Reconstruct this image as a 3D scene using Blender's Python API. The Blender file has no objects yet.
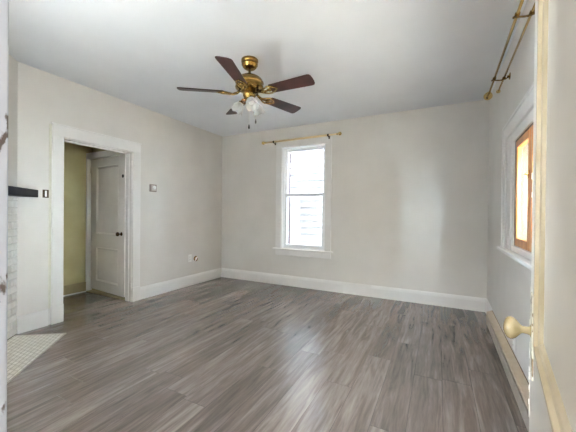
import bpy, bmesh, math, random
from mathutils import Vector, Matrix

C = bpy.context.scene.collection
SC = bpy.context.scene
R = math.radians

# ------------------------------------------------------------------ camera
cam_d = bpy.data.cameras.new('camera')
cam = bpy.data.objects.new('camera', cam_d)
C.objects.link(cam)
cam_d.sensor_width = 36.0
cam_d.lens = 294.74 / 576.0 * 36.0
cam_d.clip_start = 0.01
CX, CY, CZ = 3.5853, -4.3135, 1.169
YAW, PITCH, ROLL = 0.4726, -0.0053, 0.0100
fw = Vector((-math.sin(YAW) * math.cos(PITCH), math.cos(YAW) * math.cos(PITCH), math.sin(PITCH)))
r0 = Vector((math.cos(YAW), math.sin(YAW), 0))
u0 = r0.cross(fw)
rr = r0 * math.cos(ROLL) + u0 * math.sin(ROLL)
uu = -r0 * math.sin(ROLL) + u0 * math.cos(ROLL)
cam.matrix_world = Matrix(((rr.x, uu.x, -fw.x, CX), (rr.y, uu.y, -fw.y, CY), (rr.z, uu.z, -fw.z, CZ), (0, 0, 0, 1)))
SC.camera = cam

# ------------------------------------------------------------------ world, sun, exposure
world = bpy.data.worlds.new('overcast_sky')
SC.world = world
world.use_nodes = True
wn = world.node_tree
wn.nodes.clear()
wo = wn.nodes.new('ShaderNodeOutputWorld')
wb = wn.nodes.new('ShaderNodeBackground')
# hazy daylight: brighter and whiter towards the horizon, bluer overhead
wt = wn.nodes.new('ShaderNodeTexCoord')
wx = wn.nodes.new('ShaderNodeSeparateXYZ')
wr = wn.nodes.new('ShaderNodeValToRGB')
ws = wn.nodes.new('ShaderNodeMapRange')
wr.color_ramp.elements[0].position = 0.0
wr.color_ramp.elements[0].color = (0.70, 0.85, 1.0, 1)
wr.color_ramp.elements[1].position = 0.7
wr.color_ramp.elements[1].color = (0.72, 0.86, 1.0, 1)
ws.inputs['From Min'].default_value = 0.05
ws.inputs['From Max'].default_value = 0.55
ws.inputs['To Min'].default_value = 75.0
ws.inputs['To Max'].default_value = 9.0
wn.links.new(wt.outputs['Generated'], wx.inputs[0])
wn.links.new(wx.outputs['Z'], wr.inputs['Fac'])
wn.links.new(wx.outputs['Z'], ws.inputs['Value'])
wn.links.new(wr.outputs['Color'], wb.inputs['Color'])
wn.links.new(ws.outputs['Result'], wb.inputs['Strength'])
wn.links.new(wb.outputs[0], wo.inputs[0])

sun_d = bpy.data.lights.new('sun', 'SUN')
sun = bpy.data.objects.new('sun', sun_d)
C.objects.link(sun)
sun_d.energy = 38.0
sun_d.color = (1.0, .97, .93)
sun_d.angle = R(.6)
# the sun stands behind the camera's side of the house, high, a little to the left
sun.rotation_euler = Vector((.22, 1.0, -1.45)).to_track_quat('-Z', 'Y').to_euler()
sun.location = (-2, -8, 12)

# fill light added in the passage behind the camera, out of view
hall_d = bpy.data.lights.new('passage_fill_light', 'AREA')
hall = bpy.data.objects.new('passage_fill_light', hall_d)
C.objects.link(hall)
hall_d.shape = 'DISK'
hall_d.size = .5
hall_d.energy = 28.0
hall_d.color = (1.0, .98, .95)
hall.location = (3.3, -5.5, 2.50)

SC.view_settings.view_transform = 'Standard'
SC.view_settings.look = 'None'
SC.view_settings.exposure = 2.08
SC.view_settings.gamma = 1.0
SC.view_settings.use_curve_mapping = False
try:
    SC.cycles.use_denoising = True
    SC.cycles.max_bounces = 16
    SC.cycles.diffuse_bounces = 10
    SC.cycles.transparent_max_bounces = 16
    SC.cycles.sample_clamp_indirect = 8.0
except Exception:
    pass

# ------------------------------------------------------------------ dimensions
W, H = 4.122, 2.60
NEAR = -4.11           # room face of the wall the camera looks through
TOP = 7.0              # unseen storey added above to block sky from the siding
RW = Matrix.Translation((W, 0, 0)) @ Matrix.Rotation(R(-91.0), 4, 'Z')   # right wall: local x runs towards the camera, local y is outward
# local +x -> world (-.017,-1,0); local +y -> world (+1,-.017,0)

# ------------------------------------------------------------------ mesh helpers
WORLD_LOC = {}


class MB:
    """Collects shapes in world space; build() links them as one mesh object."""

    def __init__(self, M=None):
        self.bm = bmesh.new()
        self.M = M or Matrix.Identity(4)

    def add(self, bm2, M=None):
        me = bpy.data.meshes.new('tmp')
        bm2.to_mesh(me)
        bm2.free()
        me.transform(self.M @ (M or Matrix.Identity(4)))
        self.bm.from_mesh(me)
        bpy.data.meshes.remove(me)
        return self

    def box(self, a, b, bev=0.0, M=None, seg=2):
        bm = bmesh.new()
        bmesh.ops.create_cube(bm, size=1)
        lo = [min(a[i], b[i]) for i in range(3)]
        hi = [max(a[i], b[i]) for i in range(3)]
        for v in bm.verts:
            v.co = Vector([lo[i] + (v.co[i] + .5) * (hi[i] - lo[i]) for i in range(3)])
        if bev:
            bmesh.ops.bevel(bm, geom=bm.edges[:], offset=min(bev, .45 * min(hi[i] - lo[i] for i in range(3))), segments=seg, affect='EDGES', profile=.5)
        return self.add(bm, M)

    def lathe(self, prof, M=None, n=28, smooth=True):
        """prof: list of (radius, z) from one end to the other, spun about local z."""
        bm = bmesh.new()
        rings = []
        for r, z in prof:
            if r < 1e-5:
                rings.append([bm.verts.new((0, 0, z))])
            else:
                rings.append([bm.verts.new((r * math.cos(2 * math.pi * k / n), r * math.sin(2 * math.pi * k / n), z)) for k in range(n)])
        for A, B in zip(rings, rings[1:]):
            for k in range(n):
                k2 = (k + 1) % n
                if len(A) == 1 and len(B) == 1:
                    continue
                if len(A) == 1:
                    f = bm.faces.new((A[0], B[k], B[k2]))
                elif len(B) == 1:
                    f = bm.faces.new((A[k], A[k2], B[0]))
                else:
                    f = bm.faces.new((A[k], A[k2], B[k2], B[k]))
                f.smooth = smooth
        bmesh.ops.recalc_face_normals(bm, faces=bm.faces[:])
        return self.add(bm, M)

    def tube(self, pts, r, n=12, M=None, caps=True):
        """round bar through the points; r a number or one radius per point."""
        bm = bmesh.new()
        P = [Vector(p) for p in pts]
        rad = r if isinstance(r, (list, tuple)) else [r] * len(P)
        rings = []
        ref = None
        for i, p in enumerate(P):
            t = (P[min(i + 1, len(P) - 1)] - P[max(i - 1, 0)]).normalized()
            if ref is None:
                ref = Vector((0, 0, 1)) if abs(t.z) < .9 else Vector((1, 0, 0))
            x = (ref - t * ref.dot(t)).normalized()
            y = t.cross(x)
            ref = x
            rings.append([bm.verts.new(p + (x * math.cos(2 * math.pi * k / n) + y * math.sin(2 * math.pi * k / n)) * rad[i]) for k in range(n)])
        for A, B in zip(rings, rings[1:]):
            for k in range(n):
                f = bm.faces.new((A[k], A[(k + 1) % n], B[(k + 1) % n], B[k]))
                f.smooth = True
        if caps:
            bm.faces.new(rings[0][::-1])
            bm.faces.new(rings[-1])
        bmesh.ops.recalc_face_normals(bm, faces=bm.faces[:])
        return self.add(bm, M)

    def prism(self, poly, a, b, M=None, bev=0.0):
        """poly: (x, y) outline extruded along local z from a to b."""
        bm = bmesh.new()
        lo = [bm.verts.new((x, y, a)) for x, y in poly]
        hi = [bm.verts.new((x, y, b)) for x, y in poly]
        n = len(poly)
        for k in range(n):
            bm.faces.new((lo[k], lo[(k + 1) % n], hi[(k + 1) % n], hi[k]))
        bm.faces.new(lo[::-1])
        bm.faces.new(hi)
        bmesh.ops.recalc_face_normals(bm, faces=bm.faces[:])
        if bev:
            bmesh.ops.bevel(bm, geom=bm.edges[:], offset=bev, segments=2, affect='EDGES', profile=.5)
        return self.add(bm, M)

    def build(self, name, mat, parent=None, origin=None):
        me = bpy.data.meshes.new(name)
        o = bpy.data.objects.new(name, me)
        C.objects.link(o)
        if parent is not None:
            base = WORLD_LOC[parent.name]
            o.parent = parent
            WORLD_LOC[o.name] = base
        else:
            if origin is None:
                vs = [v.co for v in self.bm.verts]
                origin = Vector(((min(v.x for v in vs) + max(v.x for v in vs)) / 2, (min(v.y for v in vs) + max(v.y for v in vs)) / 2, min(v.z for v in vs)))
            base = Vector(origin)
            o.location = base
            WORLD_LOC[o.name] = base
        bmesh.ops.translate(self.bm, verts=self.bm.verts[:], vec=-base)
        self.bm.to_mesh(me)
        self.bm.free()
        me.materials.append(mat)
        return o


def seg_mat(p, q):
    """matrix whose local z runs from p to q (origin at p)."""
    p, q = Vector(p), Vector(q)
    return Matrix.Translation(p) @ (q - p).to_track_quat('Z', 'Y').to_matrix().to_4x4()


def empty(name, loc):
    o = bpy.data.objects.new(name, None)
    o.empty_display_size = .1
    C.objects.link(o)
    o.location = loc
    WORLD_LOC[o.name] = Vector(loc)
    return o


def tag(o, label=None, cat=None, group=None, kind=None):
    if label:
        o['label'] = label
    if cat:
        o['category'] = cat
    if group:
        o['group'] = group
    if kind:
        o['kind'] = kind
    return o


# ------------------------------------------------------------------ materials
def mat(name, col, rough=.5, metal=0.0, spec=.5, coat=0.0):
    m = bpy.data.materials.new(name)
    m.use_nodes = True
    b = m.node_tree.nodes['Principled BSDF']
    b.inputs['Base Color'].default_value = (*col, 1)
    b.inputs['Roughness'].default_value = rough
    b.inputs['Metallic'].default_value = metal
    b.inputs['Specular IOR Level'].default_value = spec
    b.inputs['Coat Weight'].default_value = coat
    return m


def nd(m, t, **kw):
    n = m.node_tree.nodes.new(t)
    for k, v in kw.items():
        if k in n.inputs:
            n.inputs[k].default_value = v
        else:
            setattr(n, k, v)
    return n


def ln(m, a, b):
    m.node_tree.links.new(a, b)


def bsdf(m):
    return m.node_tree.nodes['Principled BSDF']


def mottle(m, c1, c2, scale=8, detail=4, bump=0.0, bscale=200, stretch=(1, 1, 1)):
    """soft two-tone mottling of the base colour plus a fine bump."""
    tc = nd(m, 'ShaderNodeTexCoord')
    mp = nd(m, 'ShaderNodeMapping')
    mp.inputs['Scale'].default_value = stretch
    ln(m, tc.outputs['Object'], mp.inputs['Vector'])
    n = nd(m, 'ShaderNodeTexNoise', Scale=scale, Detail=detail)
    ln(m, mp.outputs[0], n.inputs['Vector'])
    r = nd(m, 'ShaderNodeValToRGB')
    r.color_ramp.elements[0].position = .35
    r.color_ramp.elements[1].position = .68
    r.color_ramp.elements[0].color = (*c1, 1)
    r.color_ramp.elements[1].color = (*c2, 1)
    ln(m, n.outputs['Fac'], r.inputs['Fac'])
    ln(m, r.outputs['Color'], bsdf(m).inputs['Base Color'])
    if bump:
        n2 = nd(m, 'ShaderNodeTexNoise', Scale=bscale, Detail=2)
        ln(m, mp.outputs[0], n2.inputs['Vector'])
        b = nd(m, 'ShaderNodeBump', Strength=bump, Distance=.002)
        ln(m, n2.outputs['Fac'], b.inputs['Height'])
        ln(m, b.outputs[0], bsdf(m).inputs['Normal'])
    return m


def chipped(m, paint, bare, scale=35, thr=.66, stretch=(1, 1, .5)):
    """old paint flaked off in patches down to dark wood."""
    tc = nd(m, 'ShaderNodeTexCoord')
    mp = nd(m, 'ShaderNodeMapping')
    mp.inputs['Scale'].default_value = stretch
    ln(m, tc.outputs['Object'], mp.inputs['Vector'])
    n = nd(m, 'ShaderNodeTexNoise', Scale=scale, Detail=5)
    ln(m, mp.outputs[0], n.inputs['Vector'])
    r = nd(m, 'ShaderNodeValToRGB')
    r.color_ramp.elements[0].position = thr
    r.color_ramp.elements[1].position = thr + .03
    r.color_ramp.elements[0].color = (*paint, 1)
    r.color_ramp.elements[1].color = (*bare, 1)
    ln(m, n.outputs['Fac'], r.inputs['Fac'])
    ln(m, r.outputs['Color'], bsdf(m).inputs['Base Color'])
    b = nd(m, 'ShaderNodeBump', Strength=.5, Distance=.002)
    b.invert = True
    ln(m, r.outputs['Color'], b.inputs['Height'])
    ln(m, b.outputs[0], bsdf(m).inputs['Normal'])
    return m


def make_floor_mat():
    m = mat('grey_brown_vinyl_planks', (.15, .13, .13), rough=.3, spec=1.0)
    PW, PL = .182, 1.22
    geo = nd(m, 'ShaderNodeNewGeometry')
    sp = nd(m, 'ShaderNodeSeparateXYZ')
    ln(m, geo.outputs['Position'], sp.inputs[0])

    def M(op, a, b=None, c=None):
        n = nd(m, 'ShaderNodeMath', operation=op)
        for i, v in enumerate((a, b, c)):
            if v is None:
                continue
            if isinstance(v, (int, float)):
                n.inputs[i].default_value = v
            else:
                ln(m, v, n.inputs[i])
        return n.outputs[0]
    xs = M('DIVIDE', M('ADD', sp.outputs['X'], 10.03), PW)
    row = M('FLOOR', xs)
    wr = nd(m, 'ShaderNodeTexWhiteNoise', noise_dimensions='1D')
    ln(m, row, wr.inputs['W'])
    ys = M('ADD', M('DIVIDE', sp.outputs['Y'], PL), M('MULTIPLY', wr.outputs['Value'], 7.0))
    colm = M('FLOOR', ys)
    cid = nd(m, 'ShaderNodeCombineXYZ')
    ln(m, row, cid.inputs[0])
    ln(m, colm, cid.inputs[1])
    wid = nd(m, 'ShaderNodeTexWhiteNoise', noise_dimensions='2D')
    ln(m, cid.outputs[0], wid.inputs['Vector'])
    # grain: long streaks along the plank, shifted per plank
    gv = nd(m, 'ShaderNodeCombineXYZ')
    ln(m, M('MULTIPLY', sp.outputs['X'], 1.0), gv.inputs[0])
    ln(m, M('MULTIPLY', sp.outputs['Y'], .085), gv.inputs[1])
    ln(m, M('MULTIPLY', wid.outputs['Value'], 40.0), gv.inputs[2])
    g1 = nd(m, 'ShaderNodeTexNoise', Scale=20.0, Detail=7.0, Roughness=.55, Distortion=.9)
    ln(m, gv.outputs[0], g1.inputs['Vector'])
    g2 = nd(m, 'ShaderNodeTexNoise', Scale=65.0, Detail=4.0, Roughness=.6)
    ln(m, gv.outputs[0], g2.inputs['Vector'])
    t = M('ADD', M('ADD', M('MULTIPLY', g1.outputs['Fac'], .70), M('MULTIPLY', g2.outputs['Fac'], .30)), M('MULTIPLY', M('SUBTRACT', wid.outputs['Value'], .5), .11))
    r = nd(m, 'ShaderNodeValToRGB')
    e = r.color_ramp.elements
    e[0].position, e[0].color = .30, (.074, .059, .050, 1)
    e[1].position, e[1].color = .70, (.27, .225, .198, 1)
    k = e.new(.5)
    k.color = (.150, .120, .104, 1)
    ln(m, t, r.inputs['Fac'])
    # seams
    fx = M('ABSOLUTE', M('SUBTRACT', M('FRACT', xs), .5))
    fy = M('ABSOLUTE', M('SUBTRACT', M('FRACT', ys), .5))
    seam = M('MAXIMUM', M('GREATER_THAN', fx, .5 - .0012 / PW), M('GREATER_THAN', fy, .5 - .0014 / PL))
    mx = nd(m, 'ShaderNodeMix', data_type='RGBA')
    ln(m, M('MULTIPLY', seam, .7), mx.inputs['Factor'])
    ln(m, r.outputs['Color'], mx.inputs[6])
    mx.inputs[7].default_value = (.03, .026, .025, 1)
    ln(m, mx.outputs[2], bsdf(m).inputs['Base Color'])
    b = nd(m, 'ShaderNodeBump', Strength=.12, Distance=.001)
    ln(m, M('MULTIPLY', seam, -1.0), b.inputs['Height'])
    ln(m, b.outputs[0], bsdf(m).inputs['Normal'])
    bsdf(m).inputs['Roughness'].default_value = .21
    return m


def make_mosaic_mat():
    m = mat('white_mosaic_tile', (.7, .68, .62), rough=.45)
    tc = nd(m, 'ShaderNodeTexCoord')
    mp = nd(m, 'ShaderNodeMapping')
    mp.inputs['Rotation'].default_value = (0, 0, R(46))
    ln(m, tc.outputs['Object'], mp.inputs['Vector'])
    br = nd(m, 'ShaderNodeTexBrick', Scale=1.0)
    br.inputs['Color1'].default_value = (.74, .72, .66, 1)
    br.inputs['Color2'].default_value = (.62, .60, .53, 1)
    br.inputs['Mortar'].default_value = (.42, .39, .33, 1)
    br.inputs['Mortar Size'].default_value = .0045
    br.inputs['Brick Width'].default_value = .055
    br.inputs['Row Height'].default_value = .034
    ln(m, mp.outputs[0], br.inputs['Vector'])
    ln(m, br.outputs['Color'], bsdf(m).inputs['Base Color'])
    b = nd(m, 'ShaderNodeBump', Strength=.3, Distance=.001)
    b.invert = True
    ln(m, br.outputs['Fac'], b.inputs['Height'])
    ln(m, b.outputs[0], bsdf(m).inputs['Normal'])
    return m


def make_glass_mat(name, tint=(1, 1, 1), gloss=.08, rough=.02):
    m = bpy.data.materials.new(name)
    m.use_nodes = True
    t = m.node_tree
    t.nodes.clear()
    o = t.nodes.new('ShaderNodeOutputMaterial')
    mx = t.nodes.new('ShaderNodeMixShader')
    tr = t.nodes.new('ShaderNodeBsdfTransparent')
    gl = t.nodes.new('ShaderNodeBsdfGlossy')
    tr.inputs['Color'].default_value = (*tint, 1)
    gl.inputs['Roughness'].default_value = rough
    mx.inputs[0].default_value = gloss
    t.links.new(tr.outputs[0], mx.inputs[1])
    t.links.new(gl.outputs[0], mx.inputs[2])
    t.links.new(mx.outputs[0], o.inputs[0])
    return m


def make_frosted_mat():
    m = bpy.data.materials.new('frosted_ribbed_glass')
    m.use_nodes = True
    t = m.node_tree
    t.nodes.clear()
    o = t.nodes.new('ShaderNodeOutputMaterial')
    tr = t.nodes.new('ShaderNodeBsdfTransparent')
    di = t.nodes.new('ShaderNodeBsdfDiffuse')
    tl = t.nodes.new('ShaderNodeBsdfTranslucent')
    gl = t.nodes.new('ShaderNodeBsdfGlossy')
    for n in (di, tl):
        n.inputs['Color'].default_value = (.9, .9, .89, 1)
    gl.inputs['Roughness'].default_value = .12
    m1 = t.nodes.new('ShaderNodeMixShader'); m1.inputs[0].default_value = .5
    m2 = t.nodes.new('ShaderNodeMixShader'); m2.inputs[0].default_value = .38
    m3 = t.nodes.new('ShaderNodeMixShader'); m3.inputs[0].default_value = .14
    L = t.links.new
    L(di.outputs[0], m1.inputs[1]); L(tl.outputs[0], m1.inputs[2])
    L(m1.outputs[0], m2.inputs[1]); L(tr.outputs[0], m2.inputs[2])
    L(m2.outputs[0], m3.inputs[1]); L(gl.outputs[0], m3.inputs[2])
    L(m3.outputs[0], o.inputs[0])
    return m


WALL = mottle(mat('greige_wall_paint', (.6, .58, .55), .85, spec=.12), (.595, .57, .535), (.625, .60, .565), 3, 3, .12, 260)
CEIL = mottle(mat('white_ceiling_paint', (.68, .68, .685), .9, spec=.1), (.66, .675, .705), (.69, .705, .735), 2, 3, .1, 180)
TRIM = mottle(mat('white_trim_paint', (.8, .79, .77), .5, spec=.25), (.665, .65, .63), (.695, .68, .66), 6, 3, .06, 90)
OLIVE = mottle(mat('olive_dim_light_tint', (.5, .46, .25), .55), (.37, .315, .145), (.42, .36, .18), 4, 3, .1, 200)  # dimness and olive white-balance cast put into the lobby colour
OLIVE_DARK = mottle(mat('olive_brown_old_paint', (.28, .22, .1), .5), (.25, .2, .095), (.3, .245, .12), 6, 3)
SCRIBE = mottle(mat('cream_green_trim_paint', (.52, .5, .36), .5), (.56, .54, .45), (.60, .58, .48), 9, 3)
CLOSET_DOOR = mottle(mat('grey_white_door_paint', (.68, .67, .65), .38), (.72, .69, .66), (.77, .74, .71), 5, 3, .06, 80)
OLD_DOOR = mottle(mat('yellowed_white_door_paint', (.7, .66, .56), .3), (.70, .675, .62), (.75, .725, .67), 5, 4, .12, 60)
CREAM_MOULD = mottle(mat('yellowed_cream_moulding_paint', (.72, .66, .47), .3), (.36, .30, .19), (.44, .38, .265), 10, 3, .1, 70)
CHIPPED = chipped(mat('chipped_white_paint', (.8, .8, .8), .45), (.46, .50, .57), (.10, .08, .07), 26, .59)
CHIP_EDGE = chipped(mat('flaking_cream_paint', (.74, .7, .58), .5), (.74, .70, .58), (.22, .15, .08), 60, .56, (1, 1, .6))
WHITE_FLAKE = mottle(mat('raised_white_paint_flakes', (.82, .8, .74), .6), (.78, .75, .66), (.86, .84, .8), 60, 3)
FLOOR = make_floor_mat()
MOSAIC = make_mosaic_mat()
HEARTH_EDGE = mottle(mat('beige_hearth_border', (.36, .32, .26), .5), (.33, .29, .24), (.4, .36, .3), 30, 3)
BRICK = mottle(mat('white_painted_brick', (.74, .73, .7), .6), (.7, .69, .66), (.78, .77, .75), 30, 4, .5, 120)
MORTAR = mottle(mat('white_painted_mortar', (.6, .59, .56), .75), (.62, .61, .59), (.68, .67, .65), 40, 3, .3, 150)
MANTEL = mottle(mat('charcoal_mantel_paint', (.014, .014, .018), .6, spec=.2), (.011, .011, .015), (.018, .018, .023), 12, 3)
BRASS = mat('polished_brass', (.62, .42, .14), .22, 1.0)
ROD_BRASS = mat('yellow_brass_rod', (.80, .57, .22), .16, 1.0)
PALE_BRASS = mat('pale_brass_rod', (.86, .70, .42), .3, 1.0)
ANTIQUE = mottle(mat('antique_brass', (.36, .22, .065), .2, 1.0), (.24, .145, .04), (.36, .23, .07), 25, 2)
DARK_BRASS = mat('dark_bronze', (.07, .045, .025), .4, 1.0)
WALNUT = mottle(mat('dark_walnut_blade', (.04, .016, .013), .42, spec=.3), (.026, .010, .009), (.058, .021, .018), 9, 5, stretch=(1, 1, 1))
FROST = make_frosted_mat()
BULB = mat('white_glass_bulb', (.85, .84, .8), .3)
BLACK = mat('black_plastic', (.012, .012, .012), .4)
SILVER = mat('silver_chain', (.6, .58, .52), .3, 1.0)
SASH_WHITE = mat('white_vinyl_sash', (.82, .82, .83), .35)
TRACK = mat('mauve_grey_jamb_liner', (.3, .24, .25), .5)
GLASS = make_glass_mat('clear_window_glass', (.97, .98, .98))
GLASS_OLD = make_glass_mat('old_window_glass', (.90, .91, .89), .08, .03)
PINE = mottle(mat('orange_pine_wood', (.55, .22, .05), .3, coat=.3), (.46, .165, .03), (.66, .29, .07), 14, 5, stretch=(1, 1, .08))
TAN = mottle(mat('tan_heater_enamel', (.46, .37, .27), .45), (.43, .345, .25), (.49, .40, .30), 12, 3)
TAN_LIP = mottle(mat('grey_tan_heater_enamel', (.36, .31, .26), .45), (.33, .28, .235), (.40, .345, .29), 12, 3)
RUST = mottle(mat('rusty_heater_fins', (.09, .05, .03), .7), (.05, .03, .02), (.2, .1, .05), 40, 3)
PLASTIC = mat('white_plastic', (.78, .77, .74), .35)
BEIGE_PLASTIC = mat('beige_plastic', (.25, .2, .175), .4)
DIAL = mat('white_dial', (.85, .85, .83), .3)
PORCELAIN = mottle(mat('yellowed_cream_knob', (.55, .46, .25), .25, coat=.4), (.27, .21, .095), (.44, .38, .235), 22, 4)
SIDING = mottle(mat('white_siding', (.66, .66, .66), .55), (.60, .61, .62), (.64, .645, .65), 4, 2)
CONCRETE = mottle(mat('pale_concrete', (.7, .67, .62), .85), (.66, .63, .58), (.74, .71, .66), 5, 5, .3, 60)
STONE = mottle(mat('grey_exterior_render', (.45, .44, .42), .85), (.42, .41, .39), (.48, .47, .45), 5, 4)
DARK_GAP = mat('dark_gap', (.02, .018, .015), .9)

# ------------------------------------------------------------------ setting: shell
ST = 'structure'
tag(MB().box((-1.3, -4.30, -.06), (4.25, .02, 0)).build('floor', FLOOR), 'grey-brown wood-look plank floor of the empty room', 'floor', kind=ST)
tag(MB().box((-1.4, -4.24, H), (4.4, .2, H + .2)).build('ceiling', CEIL), 'plain white ceiling above the room', 'ceiling', kind=ST)

LO0, LO1, LOZ = -2.60, -1.80, 1.967          # doorway in the left wall
tag(MB().box((-.12, -4.24, -.05), (0, LO0, TOP)).box((-.12, LO1, -.05), (0, .2, TOP)).box((-.12, LO0, LOZ), (0, LO1, TOP)).build('wall_left', WALL),
    'pale greige wall with the cased doorway', 'wall', kind=ST)
BX0, BX1, BZ0, BZ1 = 1.262, 2.025, .61, 2.27  # window in the back wall
tag(MB().box((-.12, 0, -.05), (BX0, .2, TOP)).box((BX1, 0, -.05), (4.4, .2, TOP)).box((BX0, 0, -.05), (BX1, .2, BZ0)).box((BX0, 0, BZ1), (BX1, .2, TOP)).build('wall_back', WALL),
    'pale greige wall with the tall white window', 'wall', kind=ST)
RY0, RY1, RZ0, RZ1 = 1.535, 3.30, .905, 1.745   # window opening in the right wall (local x)
tag(MB(RW).box((-.05, 0, -.05), (RY0, .16, TOP)).box((RY1, 0, -.05), (4.2, .16, TOP)).box((RY0, 0, -.05), (RY1, .16, RZ0)).box((RY0, 0, RZ1), (RY1, .16, TOP)).build('wall_right', WALL),
    'pale wall with the wooden window and brass rods', 'wall', kind=ST)
NX0, NX1, NZ = 2.953, 3.69, 2.05              # doorway the camera looks through
FWX0, FWX1, FWZ0, FWZ1 = 1.30, 2.12, .60, 2.15   # window added behind the camera for fill light
tag(MB().box((-.12, NEAR - .12, -.05), (FWX0, NEAR, TOP)).box((FWX1, NEAR - .12, -.05), (NX0, NEAR, TOP)).box((FWX0, NEAR - .12, -.05), (FWX1, NEAR, FWZ0)).box((FWX0, NEAR - .12, FWZ1), (FWX1, NEAR, TOP)).box((NX1, NEAR - .12, -.05), (4.3, NEAR, TOP)).box((NX0, NEAR - .12, NZ), (NX1, NEAR, TOP)).build('wall_front', WALL),
    'wall with the doorway the room is seen through', 'wall', kind=ST)

# small lobby beyond the doorway
VX = -1.05
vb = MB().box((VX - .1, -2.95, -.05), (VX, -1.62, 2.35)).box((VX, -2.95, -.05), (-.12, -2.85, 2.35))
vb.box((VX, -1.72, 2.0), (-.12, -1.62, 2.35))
tag(vb.build('wall_lobby', OLIVE), 'lobby wall behind the doorway, dim olive light put into its colour', 'wall', kind=ST)
tag(MB().box((VX - .1, -2.95, 2.35), (-.12, -1.62, 2.45)).build('ceiling', OLIVE), 'lobby ceiling, dim olive light put into its colour', 'ceiling', kind=ST)
tag(MB().box((-1.3, -1.70, -.05), (-.12, -1.60, 2.35)).build('wall_light_stop', OLIVE), 'wall added close behind the lobby door to stop light under it', 'wall', kind=ST)  # added right behind the leaf so no light leaks under it
lb = MB().box((VX, -2.85, .014), (VX + .016, -1.76, .148), .004)
tag(lb.build('baseboard_lobby', OLIVE_DARK), 'olive brown baseboard inside the lobby', 'baseboard', kind=ST)
tag(MB().box((VX, -2.85, 0), (VX + .022, -1.745, .014), .003).build('trim_lobby', TRIM), 'thin white strip along the lobby baseboard', 'trim', kind=ST)


# ------------------------------------------------------------------ baseboards
BPROF = [(0, 0), (.018, 0), (.018, .128), (.015, .134), (.015, .142), (.011, .15), (.009, .158), (.004, .166), (0, .166)]


def baseboard(name, p, q, inward, label):
    """moulded board from p to q on the floor; inward = unit vector into the room."""
    p, q, n = Vector((*p, 0)), Vector((*q, 0)), Vector((*inward, 0))
    d = (q - p)
    M = Matrix.Identity(4)
    dn = d.normalized()
    for i in range(3):
        M[i][0], M[i][1], M[i][2], M[i][3] = n[i], (0, 0, 1)[i], dn[i], p[i]
    return tag(MB().prism(BPROF, 0, d.length, M).build(name, TRIM), label, 'baseboard', kind=ST)


baseboard('baseboard_back', (0, 0), (W - .002, 0), (0, -1), 'tall white baseboard under the window')
baseboard('baseboard_left', (0, -1.70), (0, 0), (1, 0), 'tall white baseboard between doorway and corner')
baseboard('baseboard_fireplace', (0, -2.98), (0, -2.735), (1, 0), 'short white baseboard between fireplace and doorway')
rwp = lambda u, d=0, z=0: RW @ Vector((u, -d, z))
p0, p1 = rwp(.0), rwp(.50)
rin = (RW.to_3x3() @ Vector((0, -1, 0)))
baseboard('baseboard_right', (p0.x, p0.y), (p1.x, p1.y), (rin.x, rin.y), 'short white baseboard between the corner and the heater')


# ------------------------------------------------------------------ left doorway casing
t1 = empty('trim_1', (0, (LO0 + LO1) / 2, 0))
tag(t1, 'white painted casing around the lobby doorway', 'door casing', kind=ST)
CB = .004
MB().box((0, LO0 - .108, 0), (.022, LO0, LOZ), CB).box((0, LO0 - .112, 0), (.026, LO0 + .002, .19), CB).build('side_casing', TRIM, t1)
MB().box((0, LO1, 0), (.022, LO1 + .108, LOZ), CB).box((0, LO1 - .002, 0), (.026, LO1 + .112, .19), CB).build('side_casing', TRIM, t1)
MB().box((0, LO0 - .108, LOZ), (.022, LO1 + .108, LOZ + .125), CB).box((0, LO0 - .115, LOZ + .118), (.028, LO1 + .115, LOZ + .132), CB).build('head_casing', TRIM, t1)
jm = MB().box((-.125, LO0 - .02, 0), (.002, LO0 + .004, LOZ)).box((-.125, LO1 - .004, 0), (.002, LO1 + .02, LOZ)).box((-.125, LO0, LOZ - .012), (.002, LO1, LOZ + .02))
jm.box((-.085, LO1 - .014, 0), (-.05, LO1, LOZ - .012), .002).box((-.085, LO0, 0), (-.05, LO0 + .014, LOZ - .012), .002).box((-.085, LO0, LOZ - .026), (-.05, LO1, LOZ - .01), .002)
jm.build('door_jamb', TRIM, t1)
for hz in (1.80, .20):
    hg = MB().box((-.028, LO1 - .008, hz - .045), (-.002, LO1 - .003, hz + .045), .001)
    hg.tube([(.004, LO1 - .008, hz - .05), (.004, LO1 - .008, hz + .05)], .006)
    tag(hg.build('hinge_leaf', TRIM, t1), 'painted-over hinge left on the jamb')
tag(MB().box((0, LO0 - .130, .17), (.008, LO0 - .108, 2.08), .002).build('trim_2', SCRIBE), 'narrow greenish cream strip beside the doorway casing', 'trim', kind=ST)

# ------------------------------------------------------------------ lobby door
DH = Vector((-1.02, -1.742, 0))
DF = Vector((-.128, -1.815, 0))
dv = (DF - DH)
DW = dv.length
ang = math.atan2(dv.y, dv.x)
DM = Matrix.Translation(DH) @ Matrix.Rotation(ang, 4, 'Z')    # local x along the door, local y away from us


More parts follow.
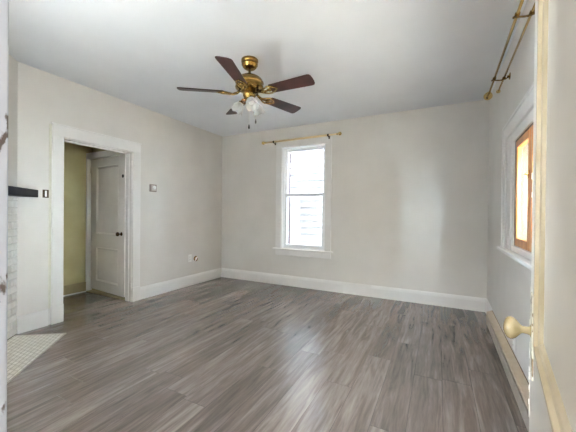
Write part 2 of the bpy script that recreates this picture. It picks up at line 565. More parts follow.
def panel_door(M, w, z0, z1, panels, th, name, material, mould_mat, parent=None, stile=.13, rec=.014, mw=.028, front=-1):
    """leaf with recessed panels; front = -1 when local -y is the side the photo shows."""
    o = empty(name, M @ Vector((0, 0, 0)))
    mb = MB(M)
    zs = [z0] + [v for p in panels for v in p] + [z1]
    mb.box((0, 0, z0), (stile, th, z1)).box((w - stile, 0, z0), (w, th, z1))
    for a, b in zip(zs[0::2], zs[1::2]):
        mb.box((stile - .001, 0, a), (w - stile + .001, th, b))
    mb.build('door_leaf', material, o)
    for a, b in panels:
        pm = MB(M).box((stile - .004, rec, a - .004), (w - stile + .004, th - rec, b + .004))
        pm.build('door_panel', material, o)
        mm = MB(M)
        for sgn, y0, y1 in ((1, 0, rec), (-1, th, th - rec)):
            A = [(stile, a), (w - stile, a), (w - stile, b), (stile, b)]
            B = [(stile + mw, a + mw), (w - stile - mw, a + mw), (w - stile - mw, b - mw), (stile + mw, b - mw)]
            bm = bmesh.new()
            prof = [(0, y0), (.18, y0 - sgn * .003), (.38, y0 - sgn * .002), (.5, y0 + sgn * rec * .35), (.75, y0 + sgn * rec * .55), (1.0, y1)]
            loops = [[bm.verts.new((A[k][0] * (1 - t) + B[k][0] * t, y, A[k][1] * (1 - t) + B[k][1] * t)) for k in range(4)] for t, y in prof]
            for L0, L1 in zip(loops, loops[1:]):
                for k in range(4):
                    bm.faces.new((L0[k], L0[(k + 1) % 4], L1[(k + 1) % 4], L1[k]))
            bmesh.ops.recalc_face_normals(bm, faces=bm.faces[:])
            mm.add(bm)
        mm.build('panel_moulding', mould_mat, o)
    return o


d2 = panel_door(DM, DW, .045, 1.945, [(.172, .667), (.856, 1.83)], .036, 'door_2', CLOSET_DOOR, CLOSET_DOOR, stile=.15)
tag(d2, 'grey-white two-panel door standing in the lobby', 'door', kind=ST)
kn = MB(DM @ Matrix.Translation((DW - .075, 0, .884)) @ Matrix.Rotation(R(90), 4, 'X'))
kn.lathe([(0, 0), (.027, .0), (.027, .003), (.012, .008), (.010, .028), (.018, .034), (.027, .044), (.029, .054), (.024, .064), (.012, .07), (0, .071)])
tag(kn.build('door_knob', DARK_BRASS, d2), 'dark bronze round knob')
hl = MB(DM @ Matrix.Translation((DW - .045, 0, 1.66)) @ Matrix.Rotation(R(90), 4, 'X'))
hl.lathe([(0, .001), (.02, .001), (.023, .004), (.023, -.002), (0, -.002)])
tag(hl.build('lock_hole', BLACK, d2), 'black round hole near the top')
for hz in (1.80, .25):
    h = MB(DM).tube([(-.004, -.008, hz - .05), (-.004, -.008, hz + .05)], .0085).box((0, -.003, hz - .045), (.032, 0, hz + .045), .001)
    h.build('hinge', CLOSET_DOOR, d2)
# frame of the lobby door
fr = MB().box((VX, -1.80, 0), (VX + .022, -1.72, 2.0), .003).box((VX, -1.80, 1.955), (-.12, -1.73, 2.04), .004).box((-.14, -1.78, 0), (-.12, -1.72, 1.97), .002)
tag(fr.build('trim_3', TRIM), 'white frame around the lobby door', 'door casing', kind=ST)
tag(MB().box((VX + .02, -1.80, 0), (-.13, -1.70, .012), .003).build('threshold', OLIVE_DARK), 'dark wooden threshold under the lobby door', 'threshold', kind=ST)

# ------------------------------------------------------------------ near doorway casing (left edge of the photo)
t4 = empty('trim_4', (NX0, NEAR, 0))
tag(t4, 'white chipped casing at the near doorway, along the left edge', 'door casing', kind=ST)
MB().box((NX0 - .1, NEAR, 0), (NX0, NEAR + .02, NZ + .1), .003).box((NX0 - .03, NEAR - .14, 0), (NX0, NEAR + .001, NZ), .002).build('side_casing', CHIPPED, t4)
MB().box((NX1, NEAR, 0), (NX1 + .1, NEAR + .012, NZ + .1), .003).box((NX1, NEAR - .14, 0), (NX1 + .03, NEAR + .001, NZ), .002).build('side_casing', CHIPPED, t4)
MB().box((NX0, NEAR, NZ), (NX1, NEAR + .012, NZ + .1), .003).box((NX0, NEAR - .14, NZ), (NX1, NEAR, NZ + .02), .002).build('head_casing', CHIPPED, t4)

# ------------------------------------------------------------------ open door at the right edge
ang1 = R(90 - 8.9)
HB = Vector((3.68, -4.08, 0))
dd1 = Vector((math.cos(ang1), math.sin(ang1), 0))
D1W = .70
D1M = Matrix.Translation(HB + dd1 * (.655 - D1W)) @ Matrix.Rotation(ang1, 4, 'Z') @ Matrix.Diagonal((1, -1, 1, 1))  # local x along door, local -y faces the camera side
d1 = panel_door(D1M, D1W, .012, 2.03, [(.24, .62), (.893, 1.90)], .036, 'door_1', OLD_DOOR, CREAM_MOULD, stile=.105, rec=.012, mw=.026)
tag(d1, 'old yellowed white panel door standing open beside the camera', 'door', kind=ST)
random.seed(4)
fl = MB(D1M)
for k in range(34):
    z = (.70 + .32 * random.random()) if k < 28 else (.5 + .8 * random.random())
    q = D1W - random.random() * .012
    a, b = .001 + .002 * random.random(), .002 + .006 * random.random()
    fl.box((q - a, -.001 - .002 * random.random(), z - b), (q + a * .6, .001, z + b), .0007, seg=1)
tag(fl.build('paint_flakes', WHITE_FLAKE, d1), 'raised flakes of paint along the door edge', kind='stuff')
eg = MB(D1M).box((D1W - .0005, .0, .012), (D1W + .0012, .036, 2.03))
tag(eg.build('door_edge', CHIP_EDGE, d1), 'chipped bare edge of the door')
KM = D1M @ Matrix.Translation((D1W - .062, 0, .918)) @ Matrix.Rotation(R(90), 4, 'X')
pl_ = MB(D1M).box((D1W - .088, -.003, .82), (D1W - .036, .001, 1.0), .002)
tag(pl_.build('lock_plate', CHIP_EDGE, d1), 'paint-covered lock plate behind the knob')
kprof = [(0, 0), (.02, 0), (.02, .004), (.0115, .008), (.0095, .018), (.0095, .03), (.012, .035), (.0175, .041), (.0245, .049), (.0285, .058), (.0295, .066), (.027, .075), (.019, .083), (.009, .087), (0, .088)]
k1 = MB(KM).lathe([(r * .84, z * .60) for r, z in kprof], n=32)
tag(k1.build('door_knob', PORCELAIN, d1), 'yellowed cream oval door knob')

# ------------------------------------------------------------------ back window
w1 = empty('window_1', ((BX0 + BX1) / 2, 0, BZ0))
tag(w1, 'tall white double-hung window in the back wall', 'window', kind=ST)
MB().box((BX0 - .105, -.02, BZ0), (BX0, 0, BZ1), CB).box((BX1, -.02, BZ0), (BX1 + .1, 0, BZ1), CB).box((BX0 - .105, -.022, BZ1), (BX1 + .1, 0, BZ1 + .1), CB).build('casing', TRIM, w1)
MB().box((BX0 - .14, -.055, BZ0 - .022), (BX1 + .135, .03, BZ0), .006).build('window_stool', TRIM, w1)
MB().box((BX0 - .105, -.018, BZ0 - .115), (BX1 + .1, 0, BZ0 - .022), CB).build('apron', TRIM, w1)
MB().box((BX0, 0, BZ0), (BX0 + .012, .2, BZ1)).box((BX1 - .012, 0, BZ0), (BX1, .2, BZ1)).box((BX0, 0, BZ1 - .012), (BX1, .2, BZ1)).box((BX0, .03, BZ0 - .012), (BX1, .22, BZ0 + .012)) \
    .box((BX0 + .01, .02, BZ0), (BX0 + .03, .04, BZ1), .002).box((BX1 - .03, .02, BZ0), (BX1 - .01, .04, BZ1), .002).build('window_jamb', SASH_WHITE, w1)
MB().box((BX0 + .0125, .10, BZ0 + .012), (BX0 + .016, .18, BZ1 - .012)).box((BX1 - .016, .10, BZ0 + .012), (BX1 - .0125, .18, BZ1 - .012)).build('jamb_liner', TRACK, w1)


def sash(y0, y1, z0, z1, st, rl_lo, rl_hi, x0, x1):
    s = MB().box((x0, y0, z0), (x0 + st, y1, z1), .004).box((x1 - st, y0, z0), (x1, y1, z1), .004) \
        .box((x0 + st - .001, y0, z0), (x1 - st + .001, y1, z0 + rl_lo), .004).box((x0 + st - .001, y0, z1 - rl_hi), (x1 - st + .001, y1, z1), .004).build('sash', SASH_WHITE, w1)
    ym = (y0 + y1) / 2
    MB().box((x0 + st - .004, ym - .002, z0 + rl_lo - .004), (x1 - st + .004, ym + .002, z1 - rl_hi + .004)).build('pane', GLASS, s)
    return s


sx0, sx1 = BX0 + .014, BX1 - .014
lo_s = sash(.045, .08, BZ0 + .012, 1.512, .05, .055, .045, sx0, sx1)
hi_s = sash(.085, .12, 1.468, BZ1 - .012, .05, .045, .045, sx0, sx1)
lk = MB().box((1.63, .03, 1.512), (1.675, .07, 1.518), .002).lathe([(0, .518 + 1.0), (.013, 1.518), (.013, 1.526), (.006, 1.53), (0, 1.53)], Matrix.Translation((1.652, .05, 0)))
tag(lk.build('sash_lock', SASH_WHITE, lo_s), 'small sash lock on the meeting rail')
# dark strip of the storm track seen behind the left stile
MB().box((sx0 + .05, .135, BZ0 + .03), (sx0 + .075, .15, BZ1 - .03), .002).build('storm_track', TRACK, w1)

# ------------------------------------------------------------------ unseen window added behind the camera, fills ceiling and walls
w3 = empty('window_fill', ((FWX0 + FWX1) / 2, NEAR, FWZ0))
tag(w3, 'wide white window added unseen beside the near doorway for fill light', 'window', kind=ST)
MB().box((FWX0 - .1, NEAR, FWZ0 - .1), (FWX0, NEAR + .02, FWZ1 + .1), CB).box((FWX1, NEAR, FWZ0 - .1), (FWX1 + .1, NEAR + .02, FWZ1 + .1), CB).box((FWX0, NEAR, FWZ1), (FWX1, NEAR + .02, FWZ1 + .1), CB).box((FWX0, NEAR, FWZ0 - .1), (FWX1, NEAR + .02, FWZ0), CB).build('casing', TRIM, w3)
for a, b in ((FWX0, (FWX0 + FWX1) / 2), ((FWX0 + FWX1) / 2, FWX1)):
    s = MB().box((a, NEAR - .09, FWZ0), (a + .045, NEAR - .05, FWZ1), .004).box((b - .045, NEAR - .09, FWZ0), (b, NEAR - .05, FWZ1), .004).box((a, NEAR - .09, FWZ0), (b, NEAR - .05, FWZ0 + .05), .004).box((a, NEAR - .09, FWZ1 - .05), (b, NEAR - .05, FWZ1), .004).build('sash', SASH_WHITE, w3)
    MB().box((a + .04, NEAR - .072, FWZ0 + .045), (b - .04, NEAR - .068, FWZ1 - .045)).build('pane', GLASS, s)

# ------------------------------------------------------------------ right window
w2 = empty('window_2', rwp(2.3, 0, RZ0))
tag(w2, 'white-cased window with orange wooden sashes in the right wall', 'window', kind=ST)
OU, OZ = 1.155, 1.935      # outer edge of the casing
MB(RW).box((OU, -.022, RZ0), (OU + .15, 0, OZ), CB).box((OU - .006, -.03, RZ0), (OU + .022, 0, OZ), CB).box((OU + .128, -.027, RZ0), (OU + .15, 0, OZ - .1), CB) \
    .box((OU + .14, -.012, RZ0), (RY0 - .075, .002, OZ), CB).box((RY0 - .085, -.004, RZ0), (RY0 + .004, .002, OZ - .1), .002) \
    .box((OU, -.022, OZ - .105), (RY1 + .13, 0, OZ), CB).box((OU - .006, -.03, OZ - .022), (RY1 + .136, 0, OZ), CB).box((OU + .128, -.027, OZ - .125), (RY1, 0, OZ - .103), CB) \
    .box((OU + .14, -.010, RZ1 - .004), (RY1 + .1, .002, OZ - .1), CB).box((RY1 - .004, -.02, RZ0), (RY1 + .13, .002, OZ), CB).box((RY0 - .02, -.006, RZ0), (RY1 + .01, .03, RZ0 + .045), CB).build('casing', TRIM, w2)
MB(RW).box((OU - .07, -.050, RZ0 - .03), (RY1 + .2, .05, RZ0), .007).build('window_stool', TRIM, w2)
MB(RW).box((OU, -.010, RZ0 - .11), (RY1 + .13, 0, RZ0 - .03), CB).build('apron', WALL, w2)
JW = mottle(mat('weathered_beige_jamb_wood', (.2, .16, .115), .7), (.09, .075, .06), (.19, .17, .145), 30, 5, stretch=(1, 1, .25))
MB(RW).box((RY0, .002, RZ0), (RY0 + .010, .16, RZ1)).box((RY1 - .010, .002, RZ0), (RY1, .16, RZ1)).box((RY0, .002, RZ1 - .010), (RY1, .16, RZ1)).box((RY0, .04, RZ0 - .02), (RY1, .18, RZ0 + .012)).build('window_jamb', JW, w2)
nS = 4
sw = (RY1 - RY0 - .024) / nS
for k in range(nS):
    a = RY0 + .012 + k * sw + .002
    b = a + sw - .004
    st = .052
    z0, z1 = RZ0 + .046, RZ1 - .012
    y0, y1 = .003, .038
    s = MB(RW).box((a, y0, z0), (a + st, y1, z1), .006).box((b - st, y0, z0), (b, y1, z1), .006).box((a + st - .001, y0, z0), (b - st + .001, y1, z0 + .06), .006).box((a + st - .001, y0, z1 - .055), (b - st + .001, y1, z1), .006).build('sash', PINE, w2)
    MB(RW).box((a + st - .004, .019, z0 + .056), (b - st + .004, .023, z1 - .051)).build('pane', GLASS_OLD, s)
    if k in (0, 2):
        zc = 1.44
        l = MB(RW).box((b - .04, y0 - .006, zc - .025), (b - .012, y0, zc + .025), .002).tube([(b - .026, y0 - .006, zc), (b - .026, y0 - .02, zc)], .006).tube([(b - .026, y0 - .02, zc), (b + .03, y0 - .02, zc - .004)], [.006, .0045])
        tag(l.build('window_latch', BRASS, s), 'small brass latch')

# ------------------------------------------------------------------ corner fireplace
FA = math.atan2(-.72, .69)
FM = Matrix.Translation((0, -2.985, 0)) @ Matrix.Rotation(FA, 4, 'Z')    # local x along the face away from the left wall, local y into the room
fp = empty('fireplace', FM @ Vector((.75, 0, 0)))
tag(fp, 'white painted brick corner fireplace beside the doorway', 'fireplace')
FL = 1.52
MB(FM).box((.0, -.12, 0), (FL, -.004, 1.31)).build('mortar_face', MORTAR, fp)
random.seed(7)
bk = MB(FM)
zz, row = .004, 0
while zz < 1.29:
    x = -.01 - (.105 if row % 2 else 0)
    while x < FL - .02:
        a, b = max(x, .002), min(x + .2, FL)
        inside = .45 < (a + b) / 2 < 1.1 and zz < .72
        if b - a > .02 and not inside:
            p = .004 + .006 * random.random()
            bk.box((a + .004, -.03, zz + .003), (b - .004, p, min(zz + .062, 1.305) - .003), .004)
        x += .21
    zz += .067
    row += 1
bk.build('brick_face', BRICK, fp)
MB(FM).box((.45, -.02, .004), (1.1, -.003, .72)).build('firebox', BLACK, fp)
MB(FM).prism([(-.135, .115), (-.01, -.01), (FL + .02, -.01), (FL - .11, .115)], 1.314, 1.39, bev=.003).build('mantel_shelf', MANTEL, fp)
tag(MB(FM).box((.0, -.12, 1.31), (FL, 0, H - .001)).build('wall_chimney', WALL), 'plain wall above the corner fireplace', 'wall', kind=ST)

he = empty('hearth', FM @ Vector((.75, .2, 0)))
tag(he, 'flush white mosaic tile hearth in front of the fireplace', 'hearth')
def hl2w(s, t): return FM @ Vector((s, t, 0))
TIP, NEARP = Vector((.400, -2.759, 0)), Vector((.982, -3.393, 0))
fd = (NEARP - TIP).normalized()
HL = 1.15
HN = TIP + fd * HL
A0 = FM @ Vector((.055, .015, 0))
B0 = FM @ Vector((1.22, .015, 0))
quad = [A0, TIP, HN, B0]
MB().prism([(q.x, q.y) for q in quad], -.01, .003).build('tile_field', MOSAIC, he)
ed = MB()
for P, Q in ((A0, TIP), (TIP, HN)):
    M_ = seg_mat(P, Q)
    L_ = (Q - P).length
    ed.box((-.006, -.006, 0), (.004, .006, L_), .001, M_)
ed.build('edge_strip', HEARTH_EDGE, he)

# ------------------------------------------------------------------ wall fittings
th = empty('thermostat', (0, -1.487, 1.468))
tag(th, 'small square thermostat on the wall right of the doorway', 'thermostat')
MB().box((0, -1.542, 1.468), (.012, -1.432, 1.572), .004).build('wall_plate', BEIGE_PLASTIC, th)
MB().box((.012, -1.525, 1.482), (.024, -1.449, 1.558), .004).build('case', mat('pale_beige_case', (.5, .45, .4), .4), th)
MB(Matrix.Translation((.024, -1.483, 1.527)) @ Matrix.Rotation(R(90), 4, 'Y')).lathe([(0, 0), (.026, 0), (.026, .006), (.02, .01), (0, .011)]).build('dial', DIAL, th)


def outlet(M, label, cat='outlet', name='wall_outlet', recept=True):
    o = empty(name, M @ Vector((0, 0, 0)))
    tag(o, label, cat)
    MB(M).box((-.037, -.006, -.06), (.037, 0, .06), .003).build('cover_plate', PLASTIC, o)
    for dz in (-.022, .022):
        r = MB(M).box((-.015, -.009, dz - .014), (.015, -.005, dz + .014), .004).build('receptacle', PLASTIC, o)
        MB(M).box((-.008, -.0094, dz - .006), (-.005, -.0086, dz + .006)).box((.005, -.0094, dz - .006), (.008, -.0086, dz + .006)).build('slot', BLACK, r)
    return o


LW = Matrix.Rotation(R(90), 4, 'Z')   # local -y points into the room from the left wall, local x runs to +y
outlet(Matrix.Translation((0, -.785, .443)) @ LW, 'white double outlet low on the left wall, beside a brass ring')
cp = empty('cable_port', (0, -.655, .42))
tag(cp, 'round brass cable ring low on the wall beside the outlet', 'cable port')
MB(Matrix.Translation((0, -.655, .42)) @ Matrix.Rotation(R(90), 4, 'Y')).lathe([(.03, 0), (.044, 0), (.046, .006), (.038, .014), (.028, .016), (.024, .008), (.026, 0)]).build('ring', ANTIQUE, cp)
MB().tube([(.002, -.68, .385), (.02, -.672, .40), (.024, -.655, .425), (.015, -.635, .45)], .007).build('cable_end', PLASTIC, cp)
sw_ = empty('light_switch', (0, -2.753, 1.356))
tag(sw_, 'brass light switch with white toggle between mantel and doorway', 'light switch')
MB().box((0.0, -2.784, 1.315), (.007, -2.731, 1.397), .003).build('switch_plate', DARK_BRASS, sw_)
MB().box((.006, -2.766, 1.325), (.012, -2.749, 1.387), .003).build('toggle', DIAL, sw_)
RWM = lambda u, z: RW @ Matrix.Translation((u, 0, z))
outlet(RWM(1.62, .245), 'white outlet low on the right wall above the heater')

# ------------------------------------------------------------------ baseboard heater
ht = empty('baseboard_heater', rwp(2.0, 0, 0))
tag(ht, 'long low tan baseboard heater along the right wall', 'heater')
HX0, HX1 = .503, 3.9


def hprof(poly):
    """poly of (distance from wall, z) run along the right wall."""
    M = Matrix(((0, 0, 1, 0), (-1, 0, 0, 0), (0, 1, 0, 0), (0, 0, 0, 1)))
    return RW @ M


HM = hprof(None)
MB(HM).prism([(.001, .0), (.006, .0), (.006, .158), (.001, .158)], HX0, HX1).build('back_panel', RUST, ht)
MB(HM).prism([(.046, .002), (.052, .002), (.052, .092), (.055, .098), (.053, .101), (.046, .096)], HX0, HX1).build('front_lip', TAN_LIP, ht)
MB(HM).prism([(.007, .153), (.011, .149), (.046, .128), (.052, .123), (.056, .125), (.056, .138), (.052, .143), (.012, .159), (.007, .160)], HX0, HX1).build('cover', TAN, ht)
MB(HM).prism([(.0005, .0), (.053, .0), (.056, .1), (.056, .14), (.012, .1605), (.0005, .161)], HX0 - .003, HX0 + .003).build('end_cap', TAN, ht)
fn = MB(HM)
u = HX0 + .3
while u < HX1 - .05:
    fn.prism([(.008, .05), (.043, .05), (.043, .112), (.008, .125)], u, u + .003)
    u += .03
tag(fn.build('fins', RUST, ht), 'rusty heater fins inside the slot', kind='stuff')


# ------------------------------------------------------------------ curtain rods
def finial(mb, p, d, s=1.0):
    p, d = Vector(p), Vector(d)
    mb.lathe([(.006 * s, 0), (.013 * s, .004 * s), (.013 * s, .012 * s), (.008 * s, .018 * s), (.011 * s, .024 * s), (.021 * s, .034 * s), (.024 * s, .046 * s), (.021 * s, .058 * s), (.01 * s, .067 * s), (0, .069 * s)], seg_mat(p, p + d), n=20)


cr = empty('curtain_rod', rwp(2.1, 0, 2.30))
tag(cr, 'double brass curtain rod mounted above the right wooden window', 'curtain rod')
ZR = 2.335
D1r, D2r = .108, .042
MB().tube([rwp(.93, D1r, ZR), rwp(3.5, D1r, ZR)], .0085).build('rod', ROD_BRASS, cr)
MB().tube([rwp(1.02, D2r, ZR - .01), rwp(3.45, D2r, ZR - .01)], .0075).build('rod', ROD_BRASS, cr)
f1 = MB()
finial(f1, rwp(.96, D1r, ZR), rwp(.8, D1r, ZR) - rwp(.9, D1r, ZR), 1.6)
f1.build('finial', ROD_BRASS, cr)
f2 = MB()
finial(f2, rwp(1.04, D2r, ZR - .01), rwp(.8, D1r, ZR) - rwp(.9, D1r, ZR), .75)
f2.build('finial', ROD_BRASS, cr)
for ub in (1.30, 2.20, 3.3):
    b = MB().lathe([(0, 0), (.028, 0), (.028, .004), (.014, .009), (.008, .012), (.008, .02)], seg_mat(rwp(ub, 0, ZR), rwp(ub, 1, ZR)), n=20)
    b.tube([rwp(ub, .005, ZR), rwp(ub, .03, ZR - .018), rwp(ub, .07, ZR - .022), rwp(ub, D1r, ZR - .014)], .0055)
    for dr, zr, rr_ in ((D1r, ZR, .013), (D2r, ZR - .01, .012)):
        b.tube([rwp(ub - .012, dr, zr), rwp(ub + .012, dr, zr)], rr_, 16)
        b.lathe([(0, -.006), (.006, -.005), (.006, .004), (0, .006)], Matrix.Translation(rwp(ub, dr + .016, zr - .012)), n=10)
    b.build('bracket', ANTIQUE, cr)

cb = empty('curtain_rod', (1.63, 0, 2.34))
tag(cb, 'slim brass curtain rod across the top of the back window', 'curtain rod')
yb = -.075
MB().tube([(.99, yb, 2.368), (2.215, yb, 2.374)], .0125).tube([(1.14, yb, 2.369), (2.085, yb, 2.373)], .0165).build('rod', PALE_BRASS, cb)
for x, s in ((.99, -1), (2.215, 1)):
    f = MB()
    finial(f, (x, yb, 2.368 if s < 0 else 2.374), (s, 0, 0), 1.15)
    f.build('finial', ROD_BRASS, cb)
for x, z in ((1.14, 2.369), (2.085, 2.373)):
    b = MB().box((x - .012, -.026, z - .045), (x + .012, -.02, z + .02), .002)
    b.tube([(x, -.024, z - .02), (x, -.06, z - .024), (x, yb, z - .016)], .0055).tube([(x - .012, yb, z), (x + .012, yb, z)], .0195, 16)
    b.build('bracket', DARK_BRASS, cb)

# ------------------------------------------------------------------ ceiling fan
FX, FY = 2.012, -2.045
fan = empty('ceiling_fan', (FX, FY, 1.95))
tag(fan, 'brass ceiling fan with five dark walnut blades and glass shades', 'ceiling fan')
FT = Matrix.Translation((FX, FY, 0))
MB(FT).lathe([(0, 2.6), (.07, 2.6), (.078, 2.594), (.078, 2.572), (.071, 2.566), (.071, 2.558), (.075, 2.553), (.075, 2.545), (.066, 2.538), (.066, 2.53), (.057, 2.52), (.05, 2.514), (.03, 2.51), (0, 2.51)], n=36).build('canopy', ANTIQUE, fan)
MB(FT).lathe([(.012, 2.51), (.012, 2.47), (.022, 2.468), (.024, 2.455), (.02, 2.445), (.02, 2.43)]).build('downrod', DARK_BRASS, fan)
MB(FT).lathe([(.02, 2.446), (.055, 2.442), (.095, 2.43), (.118, 2.41), (.124, 2.392), (.13, 2.388), (.132, 2.378), (.127, 2.372), (.128, 2.345), (.132, 2.338), (.128, 2.328), (.112, 2.318), (.09, 2.312), (.07, 2.308), (0, 2.308)], n=48).build('motor_housing', ANTIQUE, fan)
MB(FT).lathe([(.05, 2.31), (.055, 2.30), (.055, 2.285), (.06, 2.28), (.06, 2.262), (.05, 2.252), (.052, 2.244), (.046, 2.232), (.03, 2.222), (.012, 2.212), (.01, 2.2), (0, 2.198)], n=36).build('switch_housing', ANTIQUE, fan)
BR0, BR1, BZ = .225, .638, 2.285
for k in range(5):
    a = R(-73 + 72 * k)
    Mb = FT @ Matrix.Rotation(a, 4, 'Z') @ Matrix.Translation((0, 0, BZ)) @ Matrix.Rotation(R(-13), 4, 'X')
    outl = []
    w0, w1_ = .056, .069
    outl += [(BR0, -w0 + .012), (BR0 + .012, -w0), (BR1 - .03, -w1_), (BR1 - .012, -w1_ + .005), (BR1 - .002, -w1_ + .02), (BR1 + .002, -.02), (BR1 + .002, .02), (BR1 - .002, w1_ - .02), (BR1 - .012, w1_ - .005), (BR1 - .03, w1_), (BR0 + .012, w0), (BR0, w0 - .012)]
    bl = MB(Mb).prism(outl, -.003, .004, bev=.0015).build('blade', WALNUT, fan)
    br = MB(Mb)
    # forged bracket under the blade: two curling arms and a medallion
    for s in (-1, 1):
        br.tube([(.105, .0, -.004), (.145, s * .012, -.014), (.18, s * .034, -.012), (.215, s * .046, -.008), (.255, s * .036, -.007), (.285, s * .012, -.007)], [.008, .008, .008, .008, .007, .006], 8)
        br.lathe([(0, -.011), (.008, -.01), (.01, -.006), (.008, -.003), (0, -.003)], Matrix.Translation((.25, s * .034, 0)), n=12)
    br.tube([(.085, 0, .02), (.11, 0, .0), (.15, 0, -.012), (.2, 0, -.012)], [.013, .012, .01, .009], 8)
    br.lathe([(0, -.016), (.018, -.014), (.024, -.008), (.02, -.003), (0, -.003)], Matrix.Translation((.215, 0, 0)), n=16)
    br.lathe([(0, -.012), (.01, -.011), (.012, -.006), (.008, -.003), (0, -.003)], Matrix.Translation((.29, 0, 0)), n=12)
    br.build('blade_bracket', ANTIQUE, bl)


def tulip(n=48):
    """fluted tulip shade opening along +z, scalloped lip, thin walled."""
    bm = bmesh.new()
    prof = [(.018, 0), (.026, .004), (.036, .016), (.045, .034), (.05, .052), (.051, .068), (.054, .082), (.06, .094)]
    prof2 = [(r - .0028, z) for r, z in prof[::-1]]
    rings = []
    for i, (r, z) in enumerate(prof + prof2):
        ring = []
        for k in range(n):
            a = 2 * math.pi * k / n
            f = 1 + .035 * math.cos(12 * a) * min(1, z / .05)
            zz_ = z + (.006 * math.cos(6 * a) if z > .08 else 0)
            ring.append(bm.verts.new((r * f * math.cos(a), r * f * math.sin(a), zz_)))
        rings.append(ring)
    for A, B in zip(rings, rings[1:]):
        for k in range(n):
            fc = bm.faces.new((A[k], A[(k + 1) % n], B[(k + 1) % n], B[k]))
            fc.smooth = True
    bmesh.ops.recalc_face_normals(bm, faces=bm.faces[:])
    return bm


for k, adeg in enumerate((-165, -45, 75)):
    a = R(adeg)
    dx, dy = math.cos(a), math.sin(a)
    P = lambda r, z: Vector((FX + dx * r, FY + dy * r, z))
    ar = MB().tube([P(.03, 2.225), P(.05, 2.235), P(.068, 2.236), P(.078, 2.222), P(.08, 2.208)], .0075, 10)
    dirv = (P(.5, -.9) - P(0, 0)).normalized()
    base = P(.078, 2.214)
    Ms = seg_mat(base, base + dirv)
    ar.lathe([(0, -.008), (.012, -.006), (.022, .002), (.024, .012), (.021, .016)], Ms, n=24)
    aro = ar.build('light_arm', ANTIQUE, fan)
    MB().add(tulip(), Ms @ Matrix.Translation((0, 0, .008))).build('glass_shade', FROST, aro)
    MB(Ms).lathe([(.012, .012), (.013, .025), (.02, .042), (.024, .056), (.02, .07), (.01, .077), (0, .079)], n=20).build('bulb', BULB, aro)
for (cx, cy, z0, z1) in ((FX + .018, FY - .03, 2.24, 1.985), (FX + .052, FY + .03, 2.24, 2.045)):
    ch = MB().tube([(cx, cy, z0), (cx, cy, z1)], .0018, 6)
    z = z0
    while z > z1:
        ch.lathe([(0, z + .003), (.0027, z), (0, z - .003)], Matrix.Translation((cx, cy, 0)), n=6)
        z -= .012
    c_ = ch.build('pull_chain', SILVER, fan)
    MB(Matrix.Translation((cx, cy, 0))).lathe([(0, z1 + .006), (.004, z1 + .003), (.0075, z1 - .012), (.0085, z1 - .028), (.006, z1 - .036), (0, z1 - .038)], n=12).build('pull_knob', BLACK, c_)

# ------------------------------------------------------------------ outside
tag(MB().box((-12, -14, -.75), (22, 14, -.62)).build('ground', CONCRETE), 'pale ground outside the house', 'ground', kind=ST)
PX0, PX1, PY = 2.72, 4.4, -6.5  # unseen passage added to keep open sky off the door
tag(MB().box((PX0 - .1, PY - .1, -.06), (PX1 + .1, -4.30, 0)).build('floor', FLOOR), 'plank floor in the passage behind the near doorway', 'floor', kind=ST)
tag(MB().box((PX0 - .1, PY - .1, H), (PX1 + .1, -4.23, H + .2)).build('ceiling', CEIL), 'ceiling of the added passage behind the near doorway', 'ceiling', kind=ST)
tag(MB().box((PX0 - .1, PY - .1, -.05), (PX0, -4.23, TOP)).box((PX0, PY - .1, -.05), (PX1, PY, TOP)).box((PX1, PY - .1, -.05), (PX1 + .1, -4.23, TOP)).build('wall_passage', WALL), 'pale walls of the added passage behind the near doorway', 'wall', kind=ST)
pf = empty('passage_fill_fixture', (3.3, -5.5, 2.52))  # fixture added to carry the passage fill light
tag(pf, 'round lamp added in the passage as unseen fill light', 'ceiling lamp')
MB(Matrix.Translation((3.3, -5.5, 0))).lathe([(0, 2.6), (.27, 2.6), (.28, 2.56), (.28, 2.53), (.262, 2.53), (.262, 2.56), (0, 2.56)], n=40).build('fill_light_pan', TRIM, pf)
tag(MB().box((-.6, -6.3, 2.95), (2.72, -4.23, 3.05)).build('roof_sun_block', STONE), 'porch roof added unseen to block sun from the fill window', 'roof', kind=ST)  # unseen slab added to keep direct sun out of the fill window
tag(MB().box((-.2, -4.24, TOP), (6.0, .3, TOP + .2)).build('roof', STONE), 'roof over the added storey, overhung to shade the siding', 'roof', kind=ST)  # unseen roof pushed out past the right wall to shade the siding
CLAD = mottle(mat('dark_bounce_cut', (.12, .09, .07), .7), (.10, .075, .06), (.14, .105, .085), 6, 3)  # dark layer added unseen so the wall bounces less onto the siding
cd = MB().box((-6, .2, -.7), (BX0 - .1, .23, TOP)).box((BX1 + .1, .2, -.7), (4.42, .23, TOP)).box((BX0 - .1, .2, -.7), (BX1 + .1, .23, BZ0 - .1)).box((BX0 - .1, .2, BZ1 + .1), (BX1 + .1, .23, TOP))
tag(cd.build('wall_bounce_cut', CLAD), 'dark sheet added outside the back wall to cut bounce on the siding', 'cladding', kind=ST)
nh = empty('neighbour_house', (2.0, 2.6, -.62))
tag(nh, 'white lap-sided house close outside the back window', 'house')
NY = 1.9
sd = MB()
z = -.62
LAPM = Matrix(((0, 0, 1, 0), (1, 0, 0, 0), (0, 1, 0, 0), (0, 0, 0, 1)))
while z < 8.0:
    sd.prism([(NY - .034, z), (NY + .1, z), (NY + .1, z + .152), (NY - .002, z + .152)], -7.0, 9.0, LAPM)
    z += .152
sd.build('siding', SIDING, nh)
nf = MB().box((-.30, NY - .06, .25), (-.2, NY, 1.56), .004).box((-.2, NY - .06, .25), (.62, NY, .35), .004).box((-.2, NY - .06, 1.46), (.62, NY, 1.56), .004).box((.60, NY - .06, .25), (.71, NY, 1.56), .004).box((-.2, NY - .045, .70), (.62, NY, .76), .004).build('window_frame', SASH_WHITE, nh)
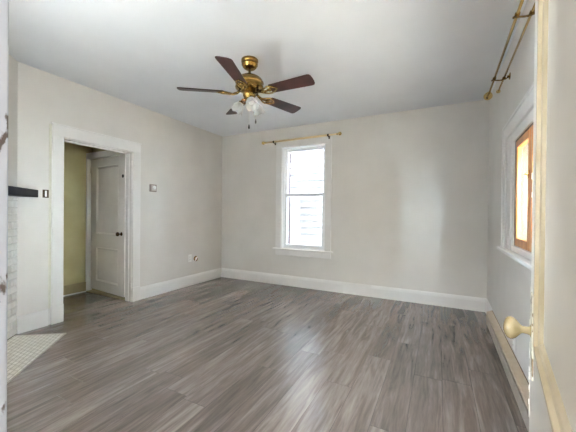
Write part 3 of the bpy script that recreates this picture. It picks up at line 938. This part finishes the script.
MB().box((-.2, NY - .042, .35), (.62, NY - .037, 1.46)).build('window_pane', mat('pale_reflecting_glass', (.6, .62, .64), .15), nf)
MB().box((9.0, NY - .04, -.62), (9.12, NY + .1, 8.0), .005).build('corner_board', SASH_WHITE, nh)
MB().box((-7.1, NY - .45, 8.0), (9.3, NY + 3, 8.15)).build('roof', STONE, nh)
oh = empty('house', (1, -14, -.62))  # unseen block added to cut horizon light through the fill window
tag(oh, 'beige house added in front to hide the bright horizon', 'house')
MB().box((-8, -15, -.62), (7, -12, 5.5)).build('wall', STONE, oh)
MB().prism([(-13 + .4, 5.5), (-14.5, 7.3), (-16.4, 5.5)], -8.3, 7.3, Matrix(((0, 0, 1, 0), (1, 0, 0, 0), (0, 1, 0, 0), (0, 0, 0, 1)))).build('roof', CONCRETE, oh)
fe = empty('view_dimming_fence', (5.7, .5, -.62))  # added to darken what stands behind the right window
tag(fe, 'weathered boards added outside the right window to dim its view', 'view_dimming_fence')
WEATHERED = mottle(mat('weathered_fence_wood', (.14, .115, .09), .8), (.11, .09, .07), (.18, .15, .12), 6, 4, stretch=(1, 1, .1))
fb = MB()
x = 4.4
while x < 6.85:
    fb.box((x, .5, -.60), (x + .135, .52, 2.45), .004)
    x += .142
fb.build('boards', WEATHERED, fe)
for z in (.1, 1.9):
    MB().box((4.35, .52, z), (6.98, .56, z + .09), .004).build('rail', WEATHERED, fe)
for x in (4.42, 5.68, 6.92):
    MB().box((x - .045, .56, -.62), (x + .045, .65, 2.5), .005).build('post', WEATHERED, fe)
sh = empty('sky_gap_block', (8.5, 0, -.62))  # unseen block added to bound the sky gap lighting the left wall
tag(sh, 'beige block added to close one side of the sky gap', 'building')
MB().box((7.2, -2.0, -.62), (10.5, 1.7, 4.4)).build('wall', STONE, sh)
MB().box((7.0, -1.95, 4.4), (10.7, 1.75, 4.55)).build('roof', CONCRETE, sh)
gr = empty('sky_limit_block', (9.0, -4, -.62))  # unseen block added to shape the daylight patch on the left wall
tag(gr, 'beige block added outside the right window to limit its sky light', 'building')
BEIGE_RENDER = mottle(mat('warm_beige_render', (.6, .5, .4), .8), (.56, .47, .37), (.63, .53, .42), 4, 3)
MB().box((7.2, -4.0, -.62), (10.5, -2.55, 4.6)).build('wall', BEIGE_RENDER, gr)
MB().box((7.0, -4.05, 4.6), (10.7, -2.5, 4.75)).build('roof', STONE, gr)
hu = empty('street_sky_block', (9.5, -8, -.62))  # unseen block added, leaves a second narrow slot of sky
tag(hu, 'long beige block added to close the sky beyond a second gap', 'building')
MB().box((7.2, -11.3, -.62), (10.5, -4.4, 4.6)).build('wall', BEIGE_RENDER, hu)
MB().box((7.0, -11.4, 4.6), (10.7, -4.35, 4.75)).build('roof', STONE, hu)
